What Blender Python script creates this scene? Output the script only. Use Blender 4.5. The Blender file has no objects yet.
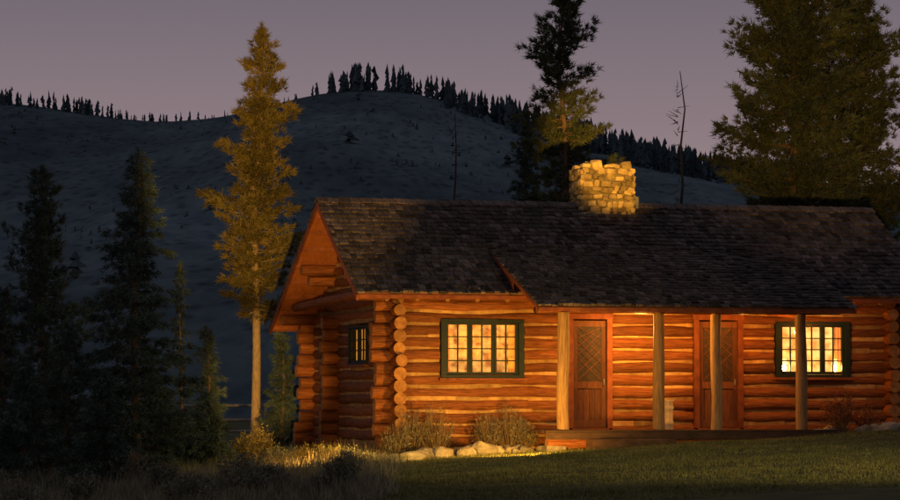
import bpy, bmesh, math, random
import numpy as np
from mathutils import Vector, noise
random.seed(7); R=random.random
def U(a,b): return a+(b-a)*random.random()
scene=bpy.context.scene
scene.view_settings.view_transform='Standard'; scene.view_settings.look='None'
scene.view_settings.exposure=0; scene.view_settings.gamma=1

# ------------------------------------------------------------ materials
def mat(name, c1, c2, scale=3.0, stretch=(1,1,1), rough=0.85, attr=0.0, bump=0.3, detail=6, bscale=None, spec=0.2, attr_lo=0.5, big=0.0, bigs=(1,1,1), dots=0):
    m=bpy.data.materials.new(name); m.use_nodes=True
    nt=m.node_tree; N=nt.nodes; L=nt.links
    b=N['Principled BSDF']; b.inputs['Roughness'].default_value=rough
    b.inputs['Specular IOR Level'].default_value=spec
    tc=N.new('ShaderNodeTexCoord'); mp=N.new('ShaderNodeMapping'); mp.inputs['Scale'].default_value=stretch
    L.new(tc.outputs['Object'],mp.inputs[0])
    nz=N.new('ShaderNodeTexNoise'); nz.inputs['Scale'].default_value=scale; nz.inputs['Detail'].default_value=detail
    nz.inputs['Roughness'].default_value=0.65
    L.new(mp.outputs[0],nz.inputs['Vector'])
    r=N.new('ShaderNodeValToRGB'); r.color_ramp.elements[0].position=.32; r.color_ramp.elements[1].position=.68
    r.color_ramp.elements[0].color=(*c1,1); r.color_ramp.elements[1].color=(*c2,1)
    L.new(nz.outputs[0],r.inputs[0]); col=r.outputs[0]
    def mul(col,fac):
        mx=N.new('ShaderNodeVectorMath'); mx.operation='SCALE'
        L.new(col,mx.inputs[0]); L.new(fac,mx.inputs['Scale']); return mx.outputs[0]
    if attr>0:
        a=N.new('ShaderNodeAttribute'); a.attribute_name='rnd'
        mr=N.new('ShaderNodeMapRange'); mr.inputs[3].default_value=attr_lo; mr.inputs[4].default_value=attr_lo+attr
        L.new(a.outputs['Fac'],mr.inputs[0]); col=mul(col,mr.outputs[0])
    if big>0:
        mpb=N.new('ShaderNodeMapping'); mpb.inputs['Scale'].default_value=bigs; L.new(tc.outputs['Object'],mpb.inputs[0])
        n2=N.new('ShaderNodeTexNoise'); n2.inputs['Scale'].default_value=big; n2.inputs['Detail'].default_value=5
        L.new(mpb.outputs[0],n2.inputs['Vector'])
        m2=N.new('ShaderNodeMapRange'); m2.inputs[1].default_value=.35; m2.inputs[2].default_value=.65
        m2.inputs[3].default_value=.68; m2.inputs[4].default_value=1.25
        L.new(n2.outputs[0],m2.inputs[0]); col=mul(col,m2.outputs[0])
    if dots>0:
        vo=N.new('ShaderNodeTexVoronoi'); vo.inputs['Scale'].default_value=dots; L.new(mp.outputs[0],vo.inputs['Vector'])
        m3=N.new('ShaderNodeMapRange'); m3.inputs[1].default_value=.10; m3.inputs[2].default_value=.42
        m3.inputs[3].default_value=.6; m3.inputs[4].default_value=1.05
        L.new(vo.outputs['Distance'],m3.inputs[0]); col=mul(col,m3.outputs[0])
    L.new(col,b.inputs['Base Color'])
    if bump>0:
        bp=N.new('ShaderNodeBump'); bp.inputs['Strength'].default_value=bump; bp.inputs['Distance'].default_value=.03
        if bscale:
            n3=N.new('ShaderNodeTexNoise'); n3.inputs['Scale'].default_value=bscale; n3.inputs['Detail'].default_value=5
            L.new(mp.outputs[0],n3.inputs['Vector']); L.new(n3.outputs[0],bp.inputs['Height'])
        else: L.new(nz.outputs[0],bp.inputs['Height'])
        L.new(bp.outputs[0],b.inputs['Normal'])
    return m
M={}
M['log_u']=mat('log_wood_u',(.085,.024,.007),(.33,.108,.025),6,(.5,7,7),.65,.8,.8,attr_lo=.45)
M['log_v']=mat('log_wood_v',(.085,.024,.007),(.33,.108,.025),6,(7,.5,7),.65,.8,.8,attr_lo=.45)
M['log_end']=mat('log_end_grain',(.18,.075,.022),(.38,.18,.055),9,(1,1,1),.8,.5,.4,attr_lo=.6)
M['post']=mat('post_wood',(.16,.09,.035),(.36,.22,.09),5,(6,6,.5),.75,.4,.6,attr_lo=.8)
M['chink']=mat('chinking_mortar',(.24,.125,.04),(.52,.31,.11),4,(1,1,1),.9,.7,.4,attr_lo=.5)
M['shingle']=mat('wood_shingles',(.030,.023,.020),(.095,.073,.063),6,(5,1.2,1.2),.85,1.4,.4,attr_lo=.3,big=.7)
M['trim']=mat('red_trim_wood',(.12,.030,.012),(.25,.075,.025),5,(1,1,1),.7,.5,.3,attr_lo=.7)
M['soffit']=mat('soffit_boards',(.22,.066,.02),(.36,.12,.035),5,(5,1,1),.75,.5,.3,attr_lo=.7)
M['green']=mat('green_window_paint',(.008,.014,.011),(.015,.024,.018),8,(1,1,1),.5,0,.1)
M['door']=mat('door_wood',(.07,.024,.010),(.16,.058,.022),6,(6,6,.6),.6,.5,.4,attr_lo=.6)
M['doordark']=mat('door_screen',(.02,.013,.01),(.05,.03,.015),20,(1,1,1),.6,0,.2)
M['deck']=mat('deck_planks',(.05,.028,.015),(.12,.065,.034),6,(.5,6,1),.8,.6,.3,attr_lo=.6)
M['stone']=mat('chimney_stone',(.27,.185,.065),(.58,.41,.15),5,(1,1,1),.9,.9,1.0,attr_lo=.35)
M['mortar']=mat('chimney_mortar',(.13,.10,.05),(.2,.16,.09),7,(1,1,1),.95,0,.6)
M['rock']=mat('rocks',(.14,.12,.08),(.36,.3,.2),6,(1,1,1),.9,.7,.9,attr_lo=.5)
M['metal']=mat('flashing_metal',(.08,.08,.085),(.16,.16,.17),6,(1,1,1),.5,0,.1)
M['crate']=mat('crate_wood',(.42,.3,.17),(.6,.46,.28),6,(1,1,1),.8,.4,.2,attr_lo=.8)
M['bark']=mat('pine_bark',(.07,.045,.03),(.2,.13,.08),9,(3,3,.8),.95,0,.9)
M['barklit']=mat('pine_bark_lit',(.26,.18,.085),(.5,.36,.17),9,(3,3,.8),.95,0,.8)  # floodlit copy of the bark: lamp light painted into the colour
M['snag']=mat('snag_wood',(.03,.028,.028),(.07,.065,.065),9,(3,3,.8),.95,0,.3)
M['needle']=mat('pine_needles',(.035,.05,.022),(.085,.09,.035),1.6,(1,1,1),.8,1.1,0,attr_lo=.4)
M['needle_lit']=mat('pine_needles_lit',(.11,.095,.022),(.23,.17,.04),1.6,(1,1,1),.8,1.1,0,attr_lo=.4)  # yellow of the floodlight mixed into the needle colour
M['spruce']=mat('spruce_needles',(.025,.044,.036),(.065,.09,.066),1.6,(1,1,1),.8,1.2,0,attr_lo=.4)
M['grass']=mat('lawn_grass_blades',(.075,.08,.022),(.17,.155,.05),.8,(1,1,1),.8,1.0,0,attr_lo=.5)
M['dry']=mat('dry_grass_blades',(.11,.105,.065),(.25,.22,.13),.7,(1,1,1),.85,1.0,0,attr_lo=.35)
M['twig']=mat('shrub_twigs',(.12,.08,.045),(.26,.17,.08),5,(1,1,1),.9,.8,0,attr_lo=.5)
M['redleaf']=mat('red_shrub_leaves',(.2,.05,.02),(.35,.11,.03),5,(1,1,1),.8,.8,0,attr_lo=.4)
M['sage']=mat('sagebrush_leaves',(.09,.095,.065),(.18,.18,.12),3,(1,1,1),.85,.9,0,attr_lo=.4)
M['fence']=mat('fence_wood',(.16,.14,.11),(.32,.28,.22),6,(1,1,1),.9,.4,.2,attr_lo=.7)
M['farneedle']=mat('ridge_forest_hazed',(.027,.043,.052),(.05,.071,.08),.05,(1,1,1),.95,1.0,0,attr_lo=.55,spec=0)  # blue distance haze mixed into the tree colour
M['farbush']=mat('hillside_bush_leaves_hazed',(.038,.056,.062),(.062,.085,.09),.05,(1,1,1),.95,.8,0,attr_lo=.6,spec=0)  # bush colour carries the painted aerial haze too

def emis(name,c1,c2,scale,stretch,strength,lo=.35,hi=.65):
    m=bpy.data.materials.new(name); m.use_nodes=True; nt=m.node_tree; N=nt.nodes; L=nt.links
    b=N['Principled BSDF']; b.inputs['Base Color'].default_value=(*c2,1)
    tc=N.new('ShaderNodeTexCoord'); mp=N.new('ShaderNodeMapping'); mp.inputs['Scale'].default_value=stretch
    nz=N.new('ShaderNodeTexNoise'); nz.inputs['Scale'].default_value=scale; nz.inputs['Detail'].default_value=3
    r=N.new('ShaderNodeValToRGB'); r.color_ramp.elements[0].position=lo; r.color_ramp.elements[1].position=hi
    r.color_ramp.elements[0].color=(*c1,1); r.color_ramp.elements[1].color=(*c2,1)
    L.new(tc.outputs['Object'],mp.inputs[0]); L.new(mp.outputs[0],nz.inputs['Vector']); L.new(nz.outputs[0],r.inputs[0])
    L.new(r.outputs[0],b.inputs['Emission Color']); b.inputs['Emission Strength'].default_value=strength
    b.inputs['Roughness'].default_value=.9
    return m
M['room1']=emis('glowing_room_wall',(.22,.06,.006),(1,.50,.08),3.2,(1.4,1,1.6),.85,.36,.58)  # interior lamp light put in as emission; the wall itself glows
M['room2']=emis('glowing_room_wall_bright',(.45,.16,.02),(1,.60,.16),3.2,(1.4,1,1.6),1.3,.36,.58)  # same self-glowing wall, stronger, in place of room lighting
M['curtain']=emis('glowing_curtain_cloth',(.35,.11,.012),(1,.48,.08),3,(9,9,.4),.5)  # backlight through the cloth painted as emission
M['bulb']=emis('lamp_bulb',(1,.75,.35),(1,.8,.4),3,(1,1,1),60)
M['shade']=emis('lamp_shade',(1,.6,.2),(1,.7,.28),3,(1,1,1),2.5)
g=bpy.data.materials.new('window_glass'); g.use_nodes=True; N=g.node_tree.nodes; L=g.node_tree.links
N.clear(); o=N.new('ShaderNodeOutputMaterial'); mx=N.new('ShaderNodeMixShader'); t=N.new('ShaderNodeBsdfTransparent'); gl=N.new('ShaderNodeBsdfGlossy')
gl.inputs['Roughness'].default_value=.03; mx.inputs[0].default_value=.07
L.new(t.outputs[0],mx.inputs[1]); L.new(gl.outputs[0],mx.inputs[2]); L.new(mx.outputs[0],o.inputs[0]); M['glass']=g

# ------------------------------------------------------------ mesh builder
class MB:
    def __init__(s): s.v=[]; s.f=[]; s.m=[]; s.r=[]; s.sm=[]; s.mats=[]
    def mi(s,k):
        if k not in s.mats: s.mats.append(k)
        return s.mats.index(k)
    def add(s,vs,fs,k,rnd=None,smooth=False):
        n=len(s.v); rnd=R() if rnd is None else rnd; i=s.mi(k)
        s.v+= [tuple(p) for p in vs]; s.r+=[rnd]*len(vs)
        for f in fs: s.f.append([n+j for j in f]); s.m.append(i); s.sm.append(smooth)
    def box(s,a,b,k,rnd=None,jit=0):
        x0,y0,z0=a; x1,y1,z1=b
        vs=[(x,y,z) for z in(z0,z1) for y in(y0,y1) for x in(x0,x1)]
        if jit: vs=[tuple(c+U(-jit,jit) for c in p) for p in vs]
        s.add(vs,[(0,2,3,1),(4,5,7,6),(0,1,5,4),(2,6,7,3),(0,4,6,2),(1,3,7,5)],k,rnd)
    def beam(s,p0,p1,w,h,k,up=(0,0,1),rnd=None):
        p0=Vector(p0);p1=Vector(p1);d=(p1-p0).normalized(); sd=d.cross(Vector(up)).normalized(); u2=sd.cross(d)
        vs=[p+sd*a*w/2+u2*b*h/2 for p in(p0,p1) for a,b in((-1,-1),(1,-1),(1,1),(-1,1))]
        s.add(vs,[(0,1,2,3),(7,6,5,4),(0,4,5,1),(1,5,6,2),(2,6,7,3),(3,7,4,0)],k,rnd)
    def log(s,p0,p1,r0,k,kend='log_end',r1=None,n=12,seg=None,wob=.012,rnd=None):
        p0=Vector(p0);p1=Vector(p1); r1=r0 if r1 is None else r1
        L_=(p1-p0).length
        if L_<.02: return
        seg=seg or max(1,int(L_/.35)); d=(p1-p0).normalized()
        a=d.orthogonal().normalized(); b=d.cross(a); vs=[]; ph=U(0,99)
        for i in range(seg+1):
            t=i/seg; rr=r0+(r1-r0)*t; c=p0.lerp(p1,t)
            c=c+a*wob*noise.noise((t*L_*.8,ph,0))+b*wob*noise.noise((t*L_*.8,ph,5))
            for j in range(n):
                an=2*math.pi*j/n; q=rr*(1+.09*noise.noise((t*L_*1.5,ph,math.cos(an)*1.2)))
                vs.append(c+a*math.cos(an)*q+b*math.sin(an)*q)
        rnd=R() if rnd is None else rnd
        fs=[(i*n+j,i*n+(j+1)%n,(i+1)*n+(j+1)%n,(i+1)*n+j) for i in range(seg) for j in range(n)]
        s.add(vs,fs,k,rnd,True)
        s.add(vs[:n],[tuple(range(n))[::-1]],kend,R()); s.add(vs[-n:],[tuple(range(n))],kend,R())
    def obj(s,name,parent=None,loc=None,rotz=0):
        me=bpy.data.meshes.new(name); me.from_pydata(s.v,[],s.f)
        for k in s.mats: me.materials.append(M[k])
        me.polygons.foreach_set('material_index',s.m); me.polygons.foreach_set('use_smooth',s.sm)
        at=me.attributes.new('rnd','FLOAT','POINT'); at.data.foreach_set('value',s.r); me.update()
        ob=bpy.data.objects.new(name,me); scene.collection.objects.link(ob)
        if parent: ob.parent=parent
        if loc: ob.location=loc
        ob.rotation_euler[2]=rotz
        return ob
def npmesh(name,V,T,rnd,k,parent=None):
    me=bpy.data.meshes.new(name); nv=len(V); nf=len(T)
    me.vertices.add(nv); me.vertices.foreach_set('co',V.astype(np.float32).ravel())
    me.loops.add(nf*3); me.loops.foreach_set('vertex_index',T.astype(np.int32).ravel())
    me.polygons.add(nf); me.polygons.foreach_set('loop_start',np.arange(0,nf*3,3,dtype=np.int32))
    me.update(calc_edges=True); me.validate()
    at=me.attributes.new('rnd','FLOAT','POINT'); at.data.foreach_set('value',rnd.astype(np.float32))
    me.materials.append(M[k]); ob=bpy.data.objects.new(name,me); scene.collection.objects.link(ob)
    if parent: ob.parent=parent
    return ob
rng=np.random.default_rng(3)
def blades(C,D,ln,w,spread,rn):
    n=len(C); d=D+rng.normal(0,spread,(n,3)); d/=np.linalg.norm(d,axis=1)[:,None]+1e-9
    s=np.cross(d,rng.normal(0,1,(n,3))); s/=np.linalg.norm(s,axis=1)[:,None]+1e-9
    l=(ln*rng.uniform(.6,1.3,n))[:,None]
    V=np.empty((n,3,3)); V[:,0]=C-s*w/2; V[:,1]=C+s*w/2; V[:,2]=C+d*l
    return V.reshape(-1,3), np.arange(3*n).reshape(-1,3), np.repeat(rn,3)

# ------------------------------------------------------------ terrain
def sst(a,b,x):
    t=min(1,max(0,(x-a)/(b-a))); return t*t*(3-2*t)
def ground(x,y):
    z=-.22+.052*min(12,max(-6,x))+.0115*(min(y,62)-59)
    k=sst(66,95,y); z=z*(1-k)+(-.75)*k
    z+=.05*noise.noise((x*.35,y*.25,0))*sst(20,35,y)
    return z
def axis(segs):
    o=[]
    for a,b,n in segs: o+=list(np.linspace(a,b,n,endpoint=False))
    return o+[segs[-1][1]]
def grid(name,xs,ys,fn,m):
    nx=len(xs); v=[(x,y,fn(x,y)) for y in ys for x in xs]
    f=[(j*nx+i,j*nx+i+1,(j+1)*nx+i+1,(j+1)*nx+i) for j in range(len(ys)-1) for i in range(nx-1)]
    me=bpy.data.meshes.new(name); me.from_pydata(v,[],f); me.materials.append(m)
    me.polygons.foreach_set('use_smooth',[True]*len(f)); me.update()
    ob=bpy.data.objects.new(name,me); scene.collection.objects.link(ob); return ob
gm=mat('ground_grass',(.042,.046,.017),(.10,.10,.04),1.3,(1,1,1),.95,0,.7,detail=10,bscale=9,spec=.05,big=.12)
grid('ground',axis([(-4000,-60,16),(-60,-15,18),(-15,18,60),(18,60,16),(60,4000,16)]),
     axis([(-60,25,12),(25,75,80),(75,140,24),(140,500,20),(500,4000,10)]),ground,gm)
PX=[-900,-500,-200,0,60,130,200,250,300,360,420,480,540,600,660,720,800,900,1100,1500]
PY=[150,110,90,99,108,119,121,109,93,84,89,108,127,143,160,178,196,206,190,240]
def Hc(X): return .5*(405-float(np.interp(450+2*X,PX,PY)))
def Hs(X):
    return (Hc(X-22)+Hc(X-11)+Hc(X)+Hc(X+11)+Hc(X+22))/5
def hillz(X,Y):
    t=(Y-330)/1170
    if t<=0: return -3+ t*10
    if t<=1: s=t**1.15
    else: s=1-.55*(t-1)**1.5*2
    n=noise.fractal((X*.0065,Y*.0009,1.3),.9,2.1,4)
    n2=noise.fractal((X*.03,Y*.005,3.3),.9,2.1,3)
    env=max(0,min(1,t*3))*max(.06,1-abs(t-.5)*1.9 if t<1 else .06)
    return -3+(Hs(X*(1 if t>.9 else (.93+.0777*t)))+3)*s+env*(n*20+n2*2.5)
hm=mat('hill_sagebrush_hazed',(.060,.084,.096),(.108,.138,.148),.12,(1,.2,1),.95,0,0,detail=14,spec=0,big=.012,bigs=(1,.25,1),dots=.22)  # blue-grey base colour stands in for atmospheric haze
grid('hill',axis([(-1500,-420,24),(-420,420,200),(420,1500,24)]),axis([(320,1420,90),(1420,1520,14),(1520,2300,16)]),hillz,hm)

def far_trees(name,spec,k='farneedle',L_=6):
    mb=MB()
    for X,Y,h,w in spec:
        z=hillz(X,Y)-.6; rn=R()*.9; n=7
        ph=U(0,9); lx=U(-.04,.04)*h
        for l in range(L_):
            a=l/L_; zb=z+h*(a*.92); zt=z+h*min(1,a*.92+.36); rr=w*(1-a*.8)*U(.6,1.3)
            ox,oy=U(-.2,.2)*w+lx*a,U(-.2,.2)*w
            vs=[(X+ox+math.cos(ph+l+j*2*math.pi/n)*rr*U(.4,1.3),Y+oy+math.sin(ph+l+j*2*math.pi/n)*rr*U(.5,1.2),zb+U(-.08,.08)*h) for j in range(n)]+[(X+ox*.4,Y,zt)]
            mb.add(vs,[(j,(j+1)%n,n) for j in range(n)],k,min(1,max(0,rn+U(-.2,.2))))
    return mb.obj(name)
sp=[]
def band(p0,p1,n,h0,h1,y0,y1,w=(.12,.23)):
    for _ in range(n):
        X=(U(p0,p1)-450)/2; h=U(h0,h1); sp.append((X,U(y0,y1),h,h*U(*w)))
band(-60,112,56,5,10,1480,1510); band(112,200,34,2.5,6,1490,1510); band(60,122,14,7,10,1485,1505)
band(-300,-60,50,6,10,1480,1510); band(200,300,20,2,4.5,1490,1510)
band(326,334,3,10,12,1495,1505); band(340,412,44,7,15.5,1485,1510); band(354,362,3,15,17,1495,1505); band(300,340,6,4,8,1490,1505)
band(412,450,12,6,13.5,1490,1510); band(446,520,80,6,13,1430,1510); band(500,600,160,7,15,1390,1510)
band(600,740,260,7,14,1300,1510); band(740,1000,220,8,14,1300,1510); band(8,20,3,9,14,1180,1230)
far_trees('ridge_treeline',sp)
sp=[]
for _ in range(2200):
    X=U(-260,260); Y=U(500,1470)
    if noise.noise((X*.012,Y*.003,7))+U(-.35,.35)<.05: continue
    h=U(.8,2.2)*(1.0 if R()<.95 else 2.4); sp.append((X,Y,h+.6,h*U(.4,.8)))
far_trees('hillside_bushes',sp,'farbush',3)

# ------------------------------------------------------------ cabin
cabin=bpy.data.objects.new('log_cabin',None); scene.collection.objects.link(cabin)
cabin.location=(-1.1,60,0); cabin.rotation_euler[2]=math.radians(15)
RZ=lambda v: 3.01+(v+.6)*.5616 if v<3.05 else 5.06-(v-3.05)*.5225
OPF=[(.90,2.67,1.30,2.52),(3.58,4.52,.2,2.62),(6.27,7.36,.2,2.62),(8.05,9.73,1.33,2.52)]
OPS=[(1.82,3.55,1.58,2.47)]
def segs(a,b,z,ops,pad=.0):
    cuts=[(o[0],o[1]) for o in ops if o[2]-pad<z<o[3]+pad]; out=[]; c=a
    for o in sorted(cuts):
        if o[0]>c: out.append((c,o[0]))
        c=max(c,o[1])
    if b>c: out.append((c,b))
    return out
SP=.25; r=.130
wf=MB(); ch=MB()
for wall_v,ops,nm in((0,OPF,'f'),(7.2,[],'b')):
    z=-.22
    while z<RZ(wall_v)-.18:
        rw=R()
        for a,b in segs(-.45+U(-.08,.08),11.05+U(-.06,.06),z,ops):
            wf.log((a,wall_v,z),(b,wall_v,z),r*U(.93,1.05),'log_u',rnd=rw*.7+R()*.3,wob=.04)
        for a,b in segs(0,10.6,z+SP/2,ops,-.02):
            s_=a
            while s_<b-.01:
                e_=min(b,s_+U(.4,1.4)); ch.box((s_,wall_v-.078+U(-.012,.012),z+SP/2-.05),(e_,wall_v+.1,z+SP/2+.05),'chink'); s_=e_
        z+=SP
z=-.22
while z<2.7:
    wf.log((-.45+U(-.05,.05),4.75,z),(.1,4.75,z),r,'log_u'); z+=SP
wf.obj('front_and_back_logs',cabin)
wg=MB()
for wall_u,ops in((0,OPS),(10.6,[])):
    z=-.22+SP/2
    while z<4.75:
        v0=-.42 if z<RZ(-.42)-.28 else -.6+(z+.32-3.01)/.5616
        v1=7.62 if z<RZ(7.62)-.28 else 3.05+(5.06-z-.32)/.5225
        if z<2.9: v0=-.42+U(-.09,.06)
        for a,b in segs(v0,v1,z,ops):
            wg.log((wall_u,a,z),(wall_u,b,z),r*U(.92,1.05),'log_v',wob=.03)
        va=max(0,v0+.2); vb=min(7.2,v1-.2)
        for a,b in segs(va,vb,z+SP/2,ops,-.02):
            if b-a>.05: ch.box((wall_u-.08,a,z+SP/2-.05),(wall_u+.1,b,z+SP/2+.05),'chink')
        z+=SP
wg.obj('gable_logs',cabin); ch.obj('chinking',cabin)
pl=MB()
for v in(-.12,1.15,3.05,5.1,7.05):
    zz=RZ(v)-.3
    pl.log((-.82,v,zz),(11.4,v,zz),.12,'log_u',n=12)
for v in(1.15,3.05,5.1): pl.log((-.7+U(-.1,.1),v,RZ(v)-.55),(.2,v,RZ(v)-.55),.11,'log_u',n=12)
for zc,v0,v1 in((3.02,.1,6.7),):
    pl.log((-.62,v0-.3,zc),(-.62,v1,zc-.1),.09,'log_v')
u=-.3
while u<11.3:
    pl.log((u,-.56,RZ(-.56)-.16),(u,.5,RZ(.5)-.16),.05,'log_v',n=8); u+=.62
pl.obj('purlins_and_rafters',cabin)

fd=MB()
u=-.2
while u<10.8:
    w=U(.2,.42); fd.box((u,-.19+U(-.03,.03),-.95),(u+w-.02,.1,-.34+U(-.03,.03)),'rock',None,.02); u+=w
v=.1
while v<7.3:
    w=U(.2,.42); fd.box((-.19+U(-.03,.03),v,-1.2),(.1,v+w-.02,-.34+U(-.03,.03)),'rock',None,.02); v+=w
fd.obj('stone_foundation',cabin)

def shingles(mb,u0,u1,a,b,sgn,expo=.19):
    (v0,z0),(v1,z1)=a,b; L_=math.hypot(v1-v0,z1-z0); dv=(v1-v0)/L_; dz=(z1-z0)/L_
    nv,nz=-dz*sgn,dv*sgn
    s=0
    while s<L_-.05:
        u=u0+U(-.1,0)
        while u<u1-.03:
            w=U(.07,.2); a0=max(u,u0)+.005; b0=min(u+w,u1)-.005
            if b0-a0>.02:
                j=U(-.03,.018) if R()<.92 else U(-.06,.04); st=max(-.04,s+j); en=min(L_,s+expo*1.55); h=U(.03,.065); tl=U(-.008,.008)
                P=lambda uu,ss,hh:(uu,v0+dv*ss+nv*hh,z0+dz*ss+nz*hh)
                vs=[P(a0,st,.004),P(b0,st,.004),P(b0,st,h+tl),P(a0,st,h-tl),P(a0,en,.001),P(b0,en,.001),P(b0,en,.006),P(a0,en,.006)]
                fs=[(0,1,2,3),(3,2,6,7),(0,3,7,4),(1,5,6,2)]
                if sgn<0: fs=[f[::-1] for f in fs]
                rn=min(1,max(0,random.gauss(.42,.25)))
                if R()<.04: rn=1.3
                mb.add(vs,fs,'shingle',rn)
            u+=w
        s+=expo*U(.93,1.07)
def slab(mb,u0,u1,a,b,th,kt,kb):
    (v0,z0),(v1,z1)=a,b
    vs=[(u0,v0,z0),(u1,v0,z0),(u1,v1,z1),(u0,v1,z1),(u0,v0,z0-th),(u1,v0,z0-th),(u1,v1,z1-th),(u0,v1,z1-th)]
    mb.add(vs,[(0,1,2,3)],kt); mb.add(vs,[(7,6,5,4),(0,4,5,1),(3,7,4,0),(1,5,6,2),(2,6,7,3)],kb)
rf=MB()
shingles(rf,-.95,11.55,(-.64,2.99),(3.05,5.06),1)
shingles(rf,-.95,11.55,(7.95,2.5),(3.05,5.06),-1,.25)
shingles(rf,2.22,8.9,(-2.54,2.70),(1.12,3.995),1)
slab(rf,-.9,11.5,(-.6,3.0),(3.05,5.05),.07,'shingle','soffit'); slab(rf,-.9,11.5,(3.051,5.05),(7.93,2.5),.07,'shingle','soffit')
slab(rf,2.28,8.84,(-2.48,2.705),(1.1,3.97),.06,'shingle','soffit')
u=-.95
while u<11.5:
    w=.3
    for sg in(-1,1):
        h=U(.0,.014)
        a=[(u,3.05,5.125+h),(u+w,3.05,5.105+h),(u+w,3.05+sg*.17,5.105+h-.095),(u,3.05+sg*.17,5.125+h-.095)]
        rf.add(a+[(x,y,z-.03) for x,y,z in a],[(0,1,2,3),(3,2,6,7),(0,3,7,4),(4,7,6,5),(1,5,6,2)],'shingle',U(.5,1.1))
    u+=.24
rf.obj('shingle_roof',cabin)
tr=MB()
for uu in(-.915,11.515):
    tr.beam((uu,-.62,2.90),(uu,3.05,4.965),.04,.12,'trim'); tr.beam((uu,3.05,4.965),(uu,7.95,2.42),.04,.12,'trim')
tr.beam((-.95,-.615,2.925),(11.55,-.615,2.925),.03,.075,'trim'); tr.beam((2.25,-2.5,2.635),(8.87,-2.5,2.635),.03,.075,'trim')
for uu in(2.27,8.85):
    tr.beam((uu,-2.47,2.645),(uu,1.0,3.885),.03,.075,'trim')
    tr.add([(uu+.03,-.6,2.98),(uu+.03,-.6,3.33),(uu+.03,1.05,3.93)],[(0,1,2)],'trim')
for v in np.linspace(-.4,2.8,6): tr.beam((-.9,v,RZ(v)-.12),(0,v,RZ(v)-.12),.05,.09,'trim')
for v in np.linspace(3.4,7.7,8): tr.beam((-.9,v,RZ(v)-.12),(0,v,RZ(v)-.12),.05,.09,'trim')
tr.obj('roof_trim',cabin)

po=MB()
for uu,rr in((2.93,.125),(4.9,.12),(6.11,.115),(7.92,.12)):
    po.log((uu,-1.9,.285),(uu,-1.9,2.6),rr,'post','log_end',rr*.92,14,14,.03)
po.log((2.4,-1.9,2.68),(8.75,-1.9,2.68),.10,'log_u')
u=2.55
while u<8.7:
    po.log((u,-2.4,2.63),(u,.0,3.47),.05,'log_v',n=8); u+=.55
for uu in(2.93,7.92): po.log((uu,-1.95,2.58),(uu,-.1,2.7),.08,'log_v')
po.obj('porch_posts_and_beams',cabin)
dk=MB(); v=-2.15
while v<-.16:
    dk.box((2.5,v,.235),(8.6,v+.135,.283+U(-.002,.002)),'deck'); v+=.142
dk.beam((2.48,-2.17,.17),(8.62,-2.17,.17),.05,.13,'deck')
dk.log((2.55,-2.02,.02),(8.55,-2.02,.04),.12,'log_u')
for uu in(2.7,4.9,6.6,8.4): dk.box((uu-.2,-2.2,-.6),(uu+.2,-1.8,-.03),'rock',None,.03)
dk.box((3.3,-2.65,-.3),(5.0,-2.21,.11),'deck')
dk.obj('porch_deck',cabin)

def tf_front(a,o,z): return (a,-o,z)
def tf_side(a,o,z): return (-o,a,z)
def window(name,T,a0,a1,z0,z1,n,room,cols=2,rows=4,depth=.9,f=.06):
    mb=MB()
    def bx(a,b,o0,o1,c,d,k,rnd=None):
        p=T(a,o0,c); q=T(b,o1,d)
        mb.box([min(x,y) for x,y in zip(p,q)],[max(x,y) for x,y in zip(p,q)],k,rnd)
    bx(a0-.05,a0+f,-.06,.15,z0,z1,'green'); bx(a1-f,a1+.05,-.06,.15,z0,z1,'green')
    bx(a0-.05,a1+.05,-.06,.155,z1,z1+f,'green'); bx(a0-.05,a1+.05,-.06,.16,z0-f,z0,'green')
    bx(a0-.09,a1+.09,.0,.2,z0-f-.05,z0-f-.002,'trim')
    W=(a1-a0-2*f)/n
    for i in range(n):
        s=a0+f+i*W; e=s+W; st=.05 if depth>.5 else .04; q=0 if depth>.5 else .04
        bx(s+.004,s+st,.02+q,.09+q,z0+.003,z1-.003,'green'); bx(e-st,e-.004,.02+q,.09+q,z0+.003,z1-.003,'green')
        bx(s+st+.001,e-st-.001,.02+q,.088+q,z0+.003,z0+st+.01,'green'); bx(s+st+.001,e-st-.001,.02+q,.088+q,z1-st,z1-.003,'green')
        for c in range(1,cols):
            x=s+st+(e-s-2*st)*c/cols; bx(x-.012,x+.012,.04+q,.075+q,z0+st,z1-st,'green')
        for c in range(1,rows):
            x=z0+st+(z1-z0-2*st)*c/rows; bx(s+st,e-st,.041+q,.073+q,x-.012,x+.012,'green')
        p=[T(s+st,.055+q,z0+st),T(e-st,.055+q,z0+st),T(e-st,.055+q,z1-st),T(s+st,.055+q,z1-st)]
        mb.add(p,[(0,1,2,3)],'glass')
    if depth>.5:
        for c,d in((z0-.12,z0),(z1,z1+.12)): bx(a0-.12,a1+.12,-.5,-.061,c,d,'crate')
        for c,d in((a0-.12,a0),(a1,a1+.12)): bx(c,d,-.5,-.061,z0,z1,'crate')
        bx(a0-.5,a1+.5,-depth-.05,-depth,z0-.5,z1+.5,room)
        cur=((a0,a0+.2),(a1-.2,a1))
    else:
        bx(a0,a1,-.13,-.11,z0,z1,'crate'); cur=((a0,a1),)
    for c,d in cur:
        nn=int((d-c)/.02); vs=[]; oo=-.16 if depth>.5 else .02
        for i in range(nn+1):
            x=c+(d-c)*i/nn; o=oo+(.035 if depth>.5 else .012)*math.sin(i*2.2)
            vs+=[T(x,o,z0),T(x,o,z1)]
        mb.add(vs,[(2*i,2*i+2,2*i+3,2*i+1) for i in range(nn)],'curtain')
    mb.obj(name,cabin)
window('front_window',tf_front,.97,2.60,1.38,2.44,3,'room1')
window('porch_window',tf_front,8.12,9.66,1.41,2.44,3,'room2')
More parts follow.
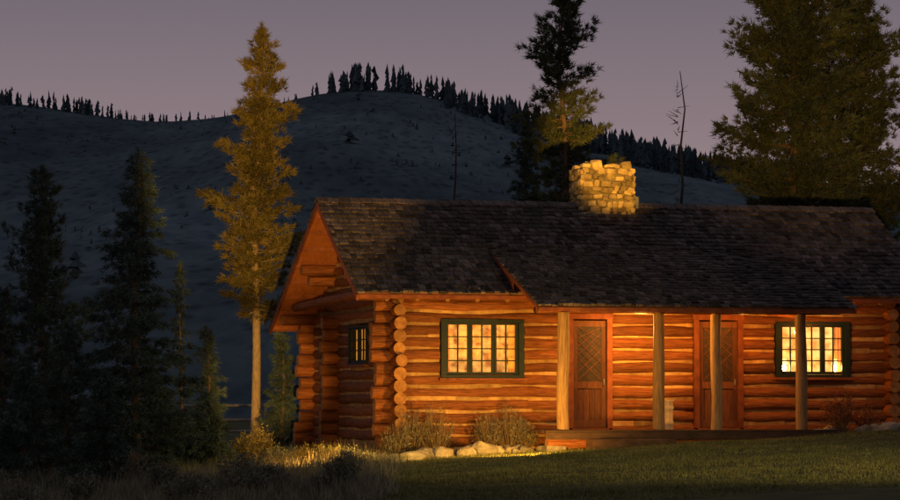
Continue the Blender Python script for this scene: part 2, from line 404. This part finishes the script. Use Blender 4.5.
window('gable_window',tf_side,1.9,3.47,1.66,2.39,2,'room1',2,3,.1,.04)
def lamp(u,z,v=.38):
    mb=MB(); n=12
    def ring(r_,zz): return [(u+r_*math.cos(2*math.pi*j/n),v+r_*math.sin(2*math.pi*j/n),zz) for j in range(n)]
    for r0,z0,r1,z1,k in((.05,z-.12,.02,z-.08,'metal'),(.075,z+.06,.04,z+.17,'shade'),(.04,z-.04,.05,z,'bulb'),(.05,z,.02,z+.05,'bulb'),(.015,z-.08,.04,z-.04,'bulb')):
        mb.add(ring(r0,z0)+ring(r1,z1),[(j,(j+1)%n,n+(j+1)%n,n+j) for j in range(n)],k)
    return mb
for i,(u,z) in enumerate(((8.335,1.56),(9.46,1.56))): lamp(u,z,.085).obj('window_lamp',cabin)
def door(name,u0,u1,z0,z1):
    mb=MB(); o=-.15
    mb.box((u0-.08,o,z0),(u0+.03,.1,z1+.02),'trim'); mb.box((u1-.03,o,z0),(u1+.08,.1,z1+.02),'trim')
    mb.box((u0-.1,o-.01,z1+.021),(u1+.1,.1,z1+.13),'trim'); mb.box((u0,-.16,z0-.03),(u1,.1,z0),'trim')
    a=u0+.035; b=u1-.035; mid=z0+(z1-z0)*.4
    n=6
    for i in range(n):
        x=a+(b-a)*i/n; mb.box((x+.003,-.06,z0+.01),(x+(b-a)/n-.003,-.02,z1-.01),'door')
    for c,d in((z0+.01,z0+.16),(mid-.07,mid+.07),(z1-.13,z1-.01)): mb.box((a,-.085,c),(b,-.061,d),'door')
    for c,d in((a,a+.1),(b-.1,b)): mb.box((c,-.083,z0+.161),(d,-.061,mid-.071),'door'); mb.box((c,-.083,mid+.071),(d,-.061,z1-.131),'door')
    mb.box((a+.101,-.072,mid+.071),(b-.101,-.062,z1-.131),'doordark')
    x0,x1=a+.11,b-.11; zz=mid+.1; hw=(x1-x0)
    while zz<z1-.22:
        mb.beam((x0,-.078,zz),(x1,-.078,min(zz+hw*.9,z1-.14)),.012,.014,'door'); mb.beam((x1,-.08,zz),(x0,-.08,min(zz+hw*.9,z1-.14)),.012,.014,'door')
        zz+=.17
    mb.box((b-.07,-.12,mid),(b-.04,-.084,mid+.12),'metal')
    mb.obj(name,cabin)
door('front_door',3.66,4.44,.31,2.5); door('front_door',6.36,7.27,.31,2.5)

cm=MB(); c0,c1,d0,d1=4.76,5.95,2.65,3.5
cm.box((c0+.05,d0+.05,4.3),(c1-.05,d1-.05,5.83),'mortar')
def stone(mb,c,s,k='stone',sub=2,rnd=None,pw=.7,nz_=.5,rot=.35,smooth=None):
    bm=bmesh.new(); bmesh.ops.create_icosphere(bm,subdivisions=sub,radius=1)
    ph=U(0,99); vs=[]; ra=U(-rot,rot); ca,sa=math.cos(ra),math.sin(ra)
    for v in bm.verts:
        q=v.co.copy(); q=Vector([math.copysign(abs(x)**pw,x) for x in q]); q*=1+nz_*noise.noise(q*1.3+Vector((ph,0,0)))
        x,z=q.x*s[0],q.z*s[2]
        vs.append((c[0]+x*ca-z*sa,c[1]+q.y*s[1],c[2]+x*sa+z*ca))
    fs=[tuple(x.index for x in f.verts) for f in bm.faces]; bm.free()
    mb.add(vs,fs,k,rnd,(R()<.5) if smooth is None else smooth)
zz=4.5
while zz<5.86:
    hh=U(.04,.075)
    for side in range(4):
        L_=(c1-c0) if side%2==0 else (d1-d0); s=0
        while s<L_-.04:
            w=min(U(.05,.15),(L_-s)/2); cc=s+w; q=U(.8,1.25)
            p={0:(c0+cc,d0+.05),1:(c1-.05,d0+cc),2:(c0+cc,d1-.05),3:(c0+.05,d0+cc)}[side]
            sz=(w*.88,.075*q,hh*q*.95) if side%2==0 else (.075*q,w*.88,hh*q*.95)
            stone(cm,(p[0]+U(-.01,.01),p[1]+U(-.03,.02),zz+U(-.03,.03)),sz,pw=.5,nz_=.35,rot=.22,smooth=False); s+=w*1.9
    zz+=hh*1.85
for px,w_,h in((c0+.12,.1,.05),(c0+.36,.11,.11),(c1-.18,.12,.1),(c0+.62,.1,.04),(c1-.42,.1,.05)):
    for q in(d0+.12,d1-.15): stone(cm,(px,q,5.87+h*.3),(w_,.12,h),pw=.5,nz_=.35,rot=.2,smooth=False)
cm.obj('stone_chimney',cabin)
fl=MB(); fl.beam((4.7,2.58,4.72),(6.0,2.58,4.72),.03,.1,'metal'); fl.log((6.07,2.9,4.9),(6.07,2.9,5.25),.05,'metal','metal',n=10)
fl.obj('chimney_flashing',cabin)

kb=MB()
for i in range(4): kb.box((5.22+i*.075,-1.0,.29),(5.29+i*.075,-.7,.86+U(-.005,.005)),'crate')
kb.box((5.21,-1.012,.4),(5.525,-1.002,.46),'crate'); kb.box((5.21,-1.012,.7),(5.525,-1.002,.76),'crate')
kb.box((5.2,-1.02,.862),(5.54,-.68,.885),'crate')
k=kb.obj('firewood_box'); k.location=cabin.location; k.rotation_euler=cabin.rotation_euler

def W(u,v):
    c,s=math.cos(math.radians(15)),math.sin(math.radians(15)); return -1.1+c*u-s*v, 60+s*u+c*v

def rocks(name,lst):
    mb=MB()
    for x,y,s in lst:
        stone(mb,(x,y,ground(x,y)+s*.25),(s*U(.8,1.4),s*U(.7,1),s*U(.5,.85)),'rock')
    mb.obj(name)
l=[]
for i in range(44):
    x,y=W(U(-.9,3.2),U(-1.7,-.8)); l.append((x,y,U(.07,.18)))
for i in range(11):
    x,y=W(U(-.4,2.4),U(-1.9,-1.5)); l.append((x,y,U(.14,.25)))
rocks('foundation_rocks',l)
l=[]
for i in range(30):
    x,y=W(U(8.2,11.5),U(-2.2,-1.3)); l.append((x,y,U(.1,.22)))
rocks('porch_rocks',l)

# ------------------------------------------------------------ vegetation
def conifer(name,x,y,H,cb,Rm,prof,needle,bark='bark',r0=.12,limbs=90,tilt=.35,dens=1.0,bl=.17,bw=.02,lean=0,gap=.15,seed=1,clump=.1,K=16,flat=.45):
    global rng
    rng=np.random.default_rng(seed); random.seed(seed)
    e=bpy.data.objects.new(name,None); scene.collection.objects.link(e); e.location=(x,y,ground(x,y)-.1)
    mb=MB(); ph=U(0,50)
    def cen(z):
        t=z/H; return np.array([lean*t*H*.1+.12*noise.noise((z*.35,ph,0))*t*2,.12*noise.noise((z*.35,ph,9))*t*2,z])
    n=9;vs=[];S=16
    for i in range(S+1):
        t=i/S; c=cen(t*H); rr=r0*(1-t)**.8+.008+ (r0*.35*max(0,1-t*14))
        for j in range(n):
            a=2*math.pi*j/n; vs.append((c[0]+rr*math.cos(a),c[1]+rr*math.sin(a),c[2]))
    mb.add(vs,[(i*n+j,i*n+(j+1)%n,(i+1)*n+(j+1)%n,(i+1)*n+j) for i in range(S) for j in range(n)],bark,.5,True)
    Cs=[];Ds=[];Rn=[]
    az=U(0,6)
    for i in range(limbs):
        t=((i+R())/limbs)**.92; z=H*(cb+(1-cb)*t*.985)
        L_=Rm*prof(t)*U(.5,1.15)*(1+.3*noise.noise((z*.9,ph,20))); az+=2.4+U(-.5,.5)
        if R()<gap: L_*=.4
        el=tilt*(t*1.6-.45)+U(-.2,.2)
        d=np.array([math.cos(az)*math.cos(el),math.sin(az)*math.cos(el),math.sin(el)])
        p=cen(z); pts=[p]; up=.32 if tilt>0 else .1
        for q in range(1,5):
            dd=d.copy(); dd[2]+=up*(q/4)**1.5-.12; pts.append(p+dd*L_*q/4+rng.normal(0,.03*L_,3)*np.array([1,1,.5]))
        rb=max(.006,r0*.22*(1-t*.7))
        for q in range(4): 
            a=Vector(pts[q]); b=Vector(pts[q+1]); ra=rb*(1-q/4.5); rb2=rb*(1-(q+1)/4.5)
            dr=(b-a).normalized(); o=dr.orthogonal().normalized(); o2=dr.cross(o); 
            vv=[a+(o*math.cos(k*2.094)+o2*math.sin(k*2.094))*ra for k in range(3)]+[b+(o*math.cos(k*2.094)+o2*math.sin(k*2.094))*rb2 for k in range(3)]
            mb.add(vv,[(k,(k+1)%3,3+(k+1)%3,3+k) for k in range(3)],bark,.5)
        nt=max(4,int(L_*14*dens)); br=R()
        pts=np.array(pts)
        for _ in range(nt):
            s=U(.12,1)**.75; f=s*4; q=min(3,int(f)); c=pts[q]+(pts[q+1]-pts[q])*(f-q)
            off=rng.normal(0,1,3)*np.array([1,1,flat]); c=c+off*clump*(.35+L_*.35)*(1.15-s*.5)
            dirn=(pts[4]-pts[0]); dirn=dirn/(np.linalg.norm(dirn)+1e-6)*.7+off*.25+np.array([0,0,.25 if tilt>0 else -.1])
            rn=min(1,max(0,br*.6+U(0,.4)))
            kk=int(K*U(.6,1.3))
            Cs.append(c+rng.normal(0,.022,(kk,3))); Ds.append(np.repeat(dirn[None],kk,0)); Rn.append(np.full(kk,rn))
    for q in range(6):
        c=cen(H*(.97+.006*q)); Cs.append(np.repeat(c[None],K,0)); Ds.append(np.repeat(np.array([[0,0,1.]]),K,0)); Rn.append(np.full(K,.5))
    mb.obj('trunk_and_limbs',e)
    V,T,r_=blades(np.concatenate(Cs),np.concatenate(Ds),bl,bw,.55,np.concatenate(Rn))
    npmesh('needles',V,T,r_,needle,e)
    return e
column=lambda t: min(1,.62+1.6*t)*(1-t)**.55 if t<.3 else (1.08*(1-t)**.62)
cone=lambda t: (1-t)**.8+.05
topcl=lambda t: (.5+1.1*t if t<.45 else 1.0)*(1.02-t)**.5+.05
conifer('pine_tree',-4.85,75,10.85,.33,1.4,column,'needle_lit','barklit',.12,185,.4,1.8,.16,.026,gap=.15,seed=11,clump=.18)
conifer('spruce_tree',-5.75,55,6.15,.05,1.45,cone,'spruce','bark',.08,210,-.3,2.0,.11,.02,gap=.2,seed=12,clump=.19,flat=.25,K=14)
conifer('pine_tree',-8.15,60,6.15,.2,1.15,column,'spruce','bark',.07,150,.35,1.8,.13,.02,gap=.25,seed=13,clump=.19)
conifer('spruce_tree',-5.4,60,4.2,.05,.35,cone,'spruce','bark',.04,60,-.3,1.4,.1,.016,seed=14)
conifer('spruce_tree',-5.3,65,3.0,.05,.6,cone,'spruce','bark',.05,90,-.2,1.6,.11,.018,seed=15,clump=.16)
conifer('spruce_tree',-4.05,72,3.1,.05,.7,cone,'spruce','bark',.05,100,-.2,1.6,.12,.02,seed=16,clump=.16)
for i,(px,d,top,rm) in enumerate(((3,56,290,.7),(24,52,360,.8),(66,54,325,1.0),(100,50,375,.8),(52,66,350,.9),(165,58,385,.7),(210,58,400,.6),(-30,56,250,.8))):
    x=(px-450)/3000*d; H=(405-top)*d/3000+.78-ground(x,d)+.1
    conifer('spruce_tree',x,d,H,.03,rm,cone,'spruce','bark',.05,110,-.25,1.7,.11,.02,seed=30+i,clump=.18,flat=.3)
conifer('pine_tree',2.95,78,12.0,.5,1.55,topcl,'needle','bark',.16,125,.5,1.6,.17,.026,gap=.25,seed=21,clump=.18)
conifer('spruce_tree',2.1,81,9.0,.3,1.0,cone,'spruce','bark',.1,150,-.2,1.6,.14,.024,seed=22,clump=.18)
conifer('pine_tree',8.75,76,13.6,.38,2.5,topcl,'needle','bark',.2,250,.45,1.7,.19,.03,gap=.18,seed=23,clump=.18)
conifer('pine_tree',10.7,79,11.9,.4,2.2,topcl,'needle','bark',.17,200,.45,1.6,.18,.028,gap=.18,seed=24,clump=.18)
conifer('spruce_tree',12.2,84,7.2,.1,1.4,cone,'spruce','bark',.12,140,-.2,1.4,.14,.026,seed=25,clump=.18)
def snag(x,y,H,seed,n=30,r=.075):
    random.seed(seed); mb=MB(); mb.log((0,0,-.1),(U(-.2,.2),0,H),r,'snag','snag',.012,7,10,.25)
    for i in range(n):
        z=U(.4,.97)*H; a=U(0,6.28); L_=U(.15,.6)*(1.2-z/H*.7)
        mb.log((0,0,z),(math.cos(a)*L_,math.sin(a)*L_,z+U(-.1,.25)),.014,'snag','snag',.004,4,2,.03)
    mb.obj('dead_tree',loc=(x,y,ground(x,y)))
snag(.05,82,9.3,5,24,.09); snag(6.25,82,10.3,6,60,.1); snag(-6.3,57,2.6,8)

def tufts(name,n,xr,yr,hgt,w,k,nb,clip=None,spread=.35,seed=5):
    global rng
    rng=np.random.default_rng(seed); C=[];H=[];Rn=[]
    for _ in range(n):
        x=rng.uniform(*xr); y=rng.uniform(*yr)
        if clip and not clip(x,y): continue
        z=ground(x,y); h=hgt*rng.uniform(.5,1.3)*(.75+.9*noise.noise((x*.7,y*.5,4))); kk=nb
        C.append(np.array([x,y,z])+rng.normal(0,1,(kk,3))*np.array([.05,.05,0])); H.append(np.full(kk,max(.02,h))); Rn.append(np.full(kk,rng.uniform(0,1)))
    C=np.concatenate(C);H=np.concatenate(H);Rn=np.concatenate(Rn)
    V,T,r_=blades(C,np.repeat(np.array([[0,0,1.]]),len(C),0),H,w,spread,Rn)
    return npmesh(name,V,T,r_,k)
def in_cabin(x,y):
    c,s=math.cos(math.radians(15)),math.sin(math.radians(15)); dx,dy=x+1.1,y-60; u=c*dx+s*dy; v=-s*dx+c*dy
    return -.3<u<11 and v>-.3 or (2.3<u<8.8 and v>-2.3)
edge=lambda y: -.9+ .5*noise.noise((y*.4,0,0))
tufts('tall_grass',11000,(-12,0),(34,64),.3,.014,'dry',9,lambda x,y: x<edge(y) and not in_cabin(x,y) and abs(x)<y*.17+1,seed=51)
tufts('meadow_grass',5000,(-18,-2),(64,110),.35,.03,'dry',7,lambda x,y: not in_cabin(x,y),seed=52)
tufts('lawn_grass',46000,(-1.3,13),(36,64),.06,.013,'grass',4,lambda x,y: x>edge(y)-.2 and not in_cabin(x,y) and abs(x)<y*.17+1,spread=.5,seed=53)
def shrub(name,x,y,h,rad,k,n=120,leaf=None,seed=1,nl=14,ll=.05):
    global rng
    random.seed(seed); rng=np.random.default_rng(seed); mb=MB(); Cs=[];Ds=[];Rn=[]
    for i in range(n):
        a=U(0,6.28); q=R()**.6; hh=h*U(.5,1.15)*(1.1-.45*q); tx,ty=math.cos(a)*q*rad,math.sin(a)*q*rad
        p0=Vector((tx*.25,ty*.25,-.05)); p1=Vector((tx*.7,ty*.7,hh*.55)); p2=Vector((tx*1.05,ty*1.05,hh))
        mb.log(p0,p1,.006,k,k,.005,3,2,.02); mb.log(p1,p2,.005,k,k,.002,3,2,.02)
        if leaf:
            c=np.array([list(p1.lerp(p2,U(0,1))) for _ in range(nl)]); Cs.append(c+rng.normal(0,.03,c.shape)); Ds.append(np.repeat([[tx*.5,ty*.5,.5]],nl,0)); Rn.append(np.full(nl,R()))
    if leaf:
        e=bpy.data.objects.new(name,None); scene.collection.objects.link(e); e.location=(x,y,ground(x,y)); mb.obj('stems',e)
        V,T,r_=blades(np.concatenate(Cs),np.concatenate(Ds),ll,.022,.8,np.concatenate(Rn)); npmesh('leaves',V,T,r_,leaf,e)
    else: mb.obj(name,loc=(x,y,ground(x,y)))
for i,(u,v,h,rd) in enumerate(((.15,-.75,.9,.4),(.65,-.8,1.0,.45),(-.2,-.9,.7,.35),(1.75,-.75,.75,.35),(2.15,-.8,.9,.4),(2.45,-.85,.6,.3))):
    x,y=W(u,v); shrub('garden_shrub',x,y,h,rd,'twig',150,'sage',60+i,4)
x,y=W(8.75,-1.9); shrub('red_shrub',x,y,.85,.4,'twig',90,'redleaf',70,16)
x,y=W(9.4,-1.7); shrub('red_shrub',x,y,.5,.4,'twig',70,'redleaf',71,12)
random.seed(80); P=[(U(-7.5,-1.4),U(40,58)) for _ in range(26)]
for i,(x,y) in enumerate(P):
    random.seed(300+i); shrub('sagebrush',x,y,U(.25,.6),U(.25,.5),'twig',60,'sage',80+i,18,.06)
for i,(x,y,h) in enumerate(((-3.75,59,.75),(-4.0,58.6,.6),(-2.35,56.8,.4),(-2.7,57,.35),(-2.1,57.2,.3))):
    shrub('lamplit_shrub',x,y,h,.32,'twig',90,'needle_lit',120+i,12,.07)  # leaves yellow from lamp glow painted into their colour
fe=MB()
for i in range(26):
    x=-16+i*1.2; y=104+.06*i; z=ground(x,y)
    if i%2==0: fe.log((x,y,z-.2),(x,y,z+1.6),.07,'fence','fence',n=6)
for zz in(.6,1.05,1.5):
    fe.log((-16,104,ground(-16,104)+zz),(14,105.5,ground(14,105.5)+zz),.055,'fence','fence',n=6,seg=20,wob=.1)
fe.obj('rail_fence')

# ------------------------------------------------------------ world and lights
w=bpy.data.worlds.new('World'); scene.world=w; w.use_nodes=True; N=w.node_tree.nodes; L=w.node_tree.links
bg=N['Background']; bg.inputs[1].default_value=1.0
sky=N.new('ShaderNodeTexSky'); sky.sky_type='NISHITA'; sky.sun_disc=False; sky.sun_elevation=math.radians(1); sky.sun_rotation=math.radians(-60)
tc=N.new('ShaderNodeTexCoord'); sx=N.new('ShaderNodeSeparateXYZ'); rp=N.new('ShaderNodeValToRGB')
L.new(tc.outputs['Generated'],sx.inputs[0]); L.new(sx.outputs[2],rp.inputs[0])
e=rp.color_ramp.elements; e[0].position=0; e[0].color=(.37,.265,.275,1); e[1].position=1; e[1].color=(.10,.115,.155,1)
a=e.new(.07); a.color=(.30,.222,.24,1); a=e.new(.14); a.color=(.160,.134,.166,1)
ad=N.new('ShaderNodeVectorMath'); ad.operation='MULTIPLY_ADD'; ad.inputs[1].default_value=(.004,.004,.004)
L.new(sky.outputs[0],ad.inputs[0]); L.new(rp.outputs[0],ad.inputs[2]); L.new(ad.outputs[0],bg.inputs[0])
def light(name,typ,loc,en,col,size=.1,target=None,ang=None,blend=.5):
    d=bpy.data.lights.new(name,typ); d.energy=en; d.color=col
    if typ!='SUN': d.shadow_soft_size=size
    o=bpy.data.objects.new(name,d); scene.collection.objects.link(o); o.location=loc
    if target: o.rotation_euler=(Vector(target)-Vector(loc)).to_track_quat('-Z','Y').to_euler()
    if ang: d.spot_size=math.radians(ang); d.spot_blend=blend
    return o
s=light('dusk_sun','SUN',(-50,20,30),.08,(1,.78,.72),target=(0,60,15)); s.data.angle=math.radians(12)
WARM=(1,.54,.12)
light('tree_floodlight','SPOT',(0,14,.2),105000,WARM,.15,(-4.5,75,7.2),7.8,.5)
light('tree_floodlight','SPOT',(0,14,.2),130000,WARM,.15,(-4.75,75,1.6),3.4,.7)
light('chimney_floodlight','SPOT',(3.6,14,.2),220000,(1,.52,.09),.15,(3.75,63.5,6.0),3.0,.6)
light('pine_floodlight','SPOT',(2,10,.2),75000,WARM,.25,(9.5,76,9.5),9,.8)
light('lawn_floodlight','SPOT',(14,22,5.5),15000,(1,.72,.26),.3,(3,50,-.3),26,1.0)
light('garden_light','SPOT',(-2.9,53.8,-.1),560,(1,.46,.08),.1,(.5,60,2.4),120,.8)
x,y=W(1.6,-4.6); light('garden_light','SPOT',(x,y,.0),1250,(1,.50,.08),.12,W(1.8,0)+(2.3,),115,.8)
light('path_light','POINT',(-1.7,57.0,.3),130,(1,.62,.12),.06)
x,y=W(4.75,-1.3); light('porch_lamp','POINT',(x,y,2.35),230,(1,.45,.08),.08)
x,y=W(7.0,-1.1); light('porch_lamp','POINT',(x,y,2.35),75,(1,.35,.05),.06)
x,y=W(8.9,-.9); light('porch_lamp','POINT',(x,y,2.3),38,(1,.42,.08),.06)

cam=bpy.data.cameras.new('camera'); co=bpy.data.objects.new('camera',cam); scene.collection.objects.link(co)
co.location=(0,0,.78); co.rotation_euler=(math.radians(90+2.957),0,0)
cam.lens=120; cam.sensor_width=36; cam.clip_start=.5; cam.clip_end=8000
scene.camera=co
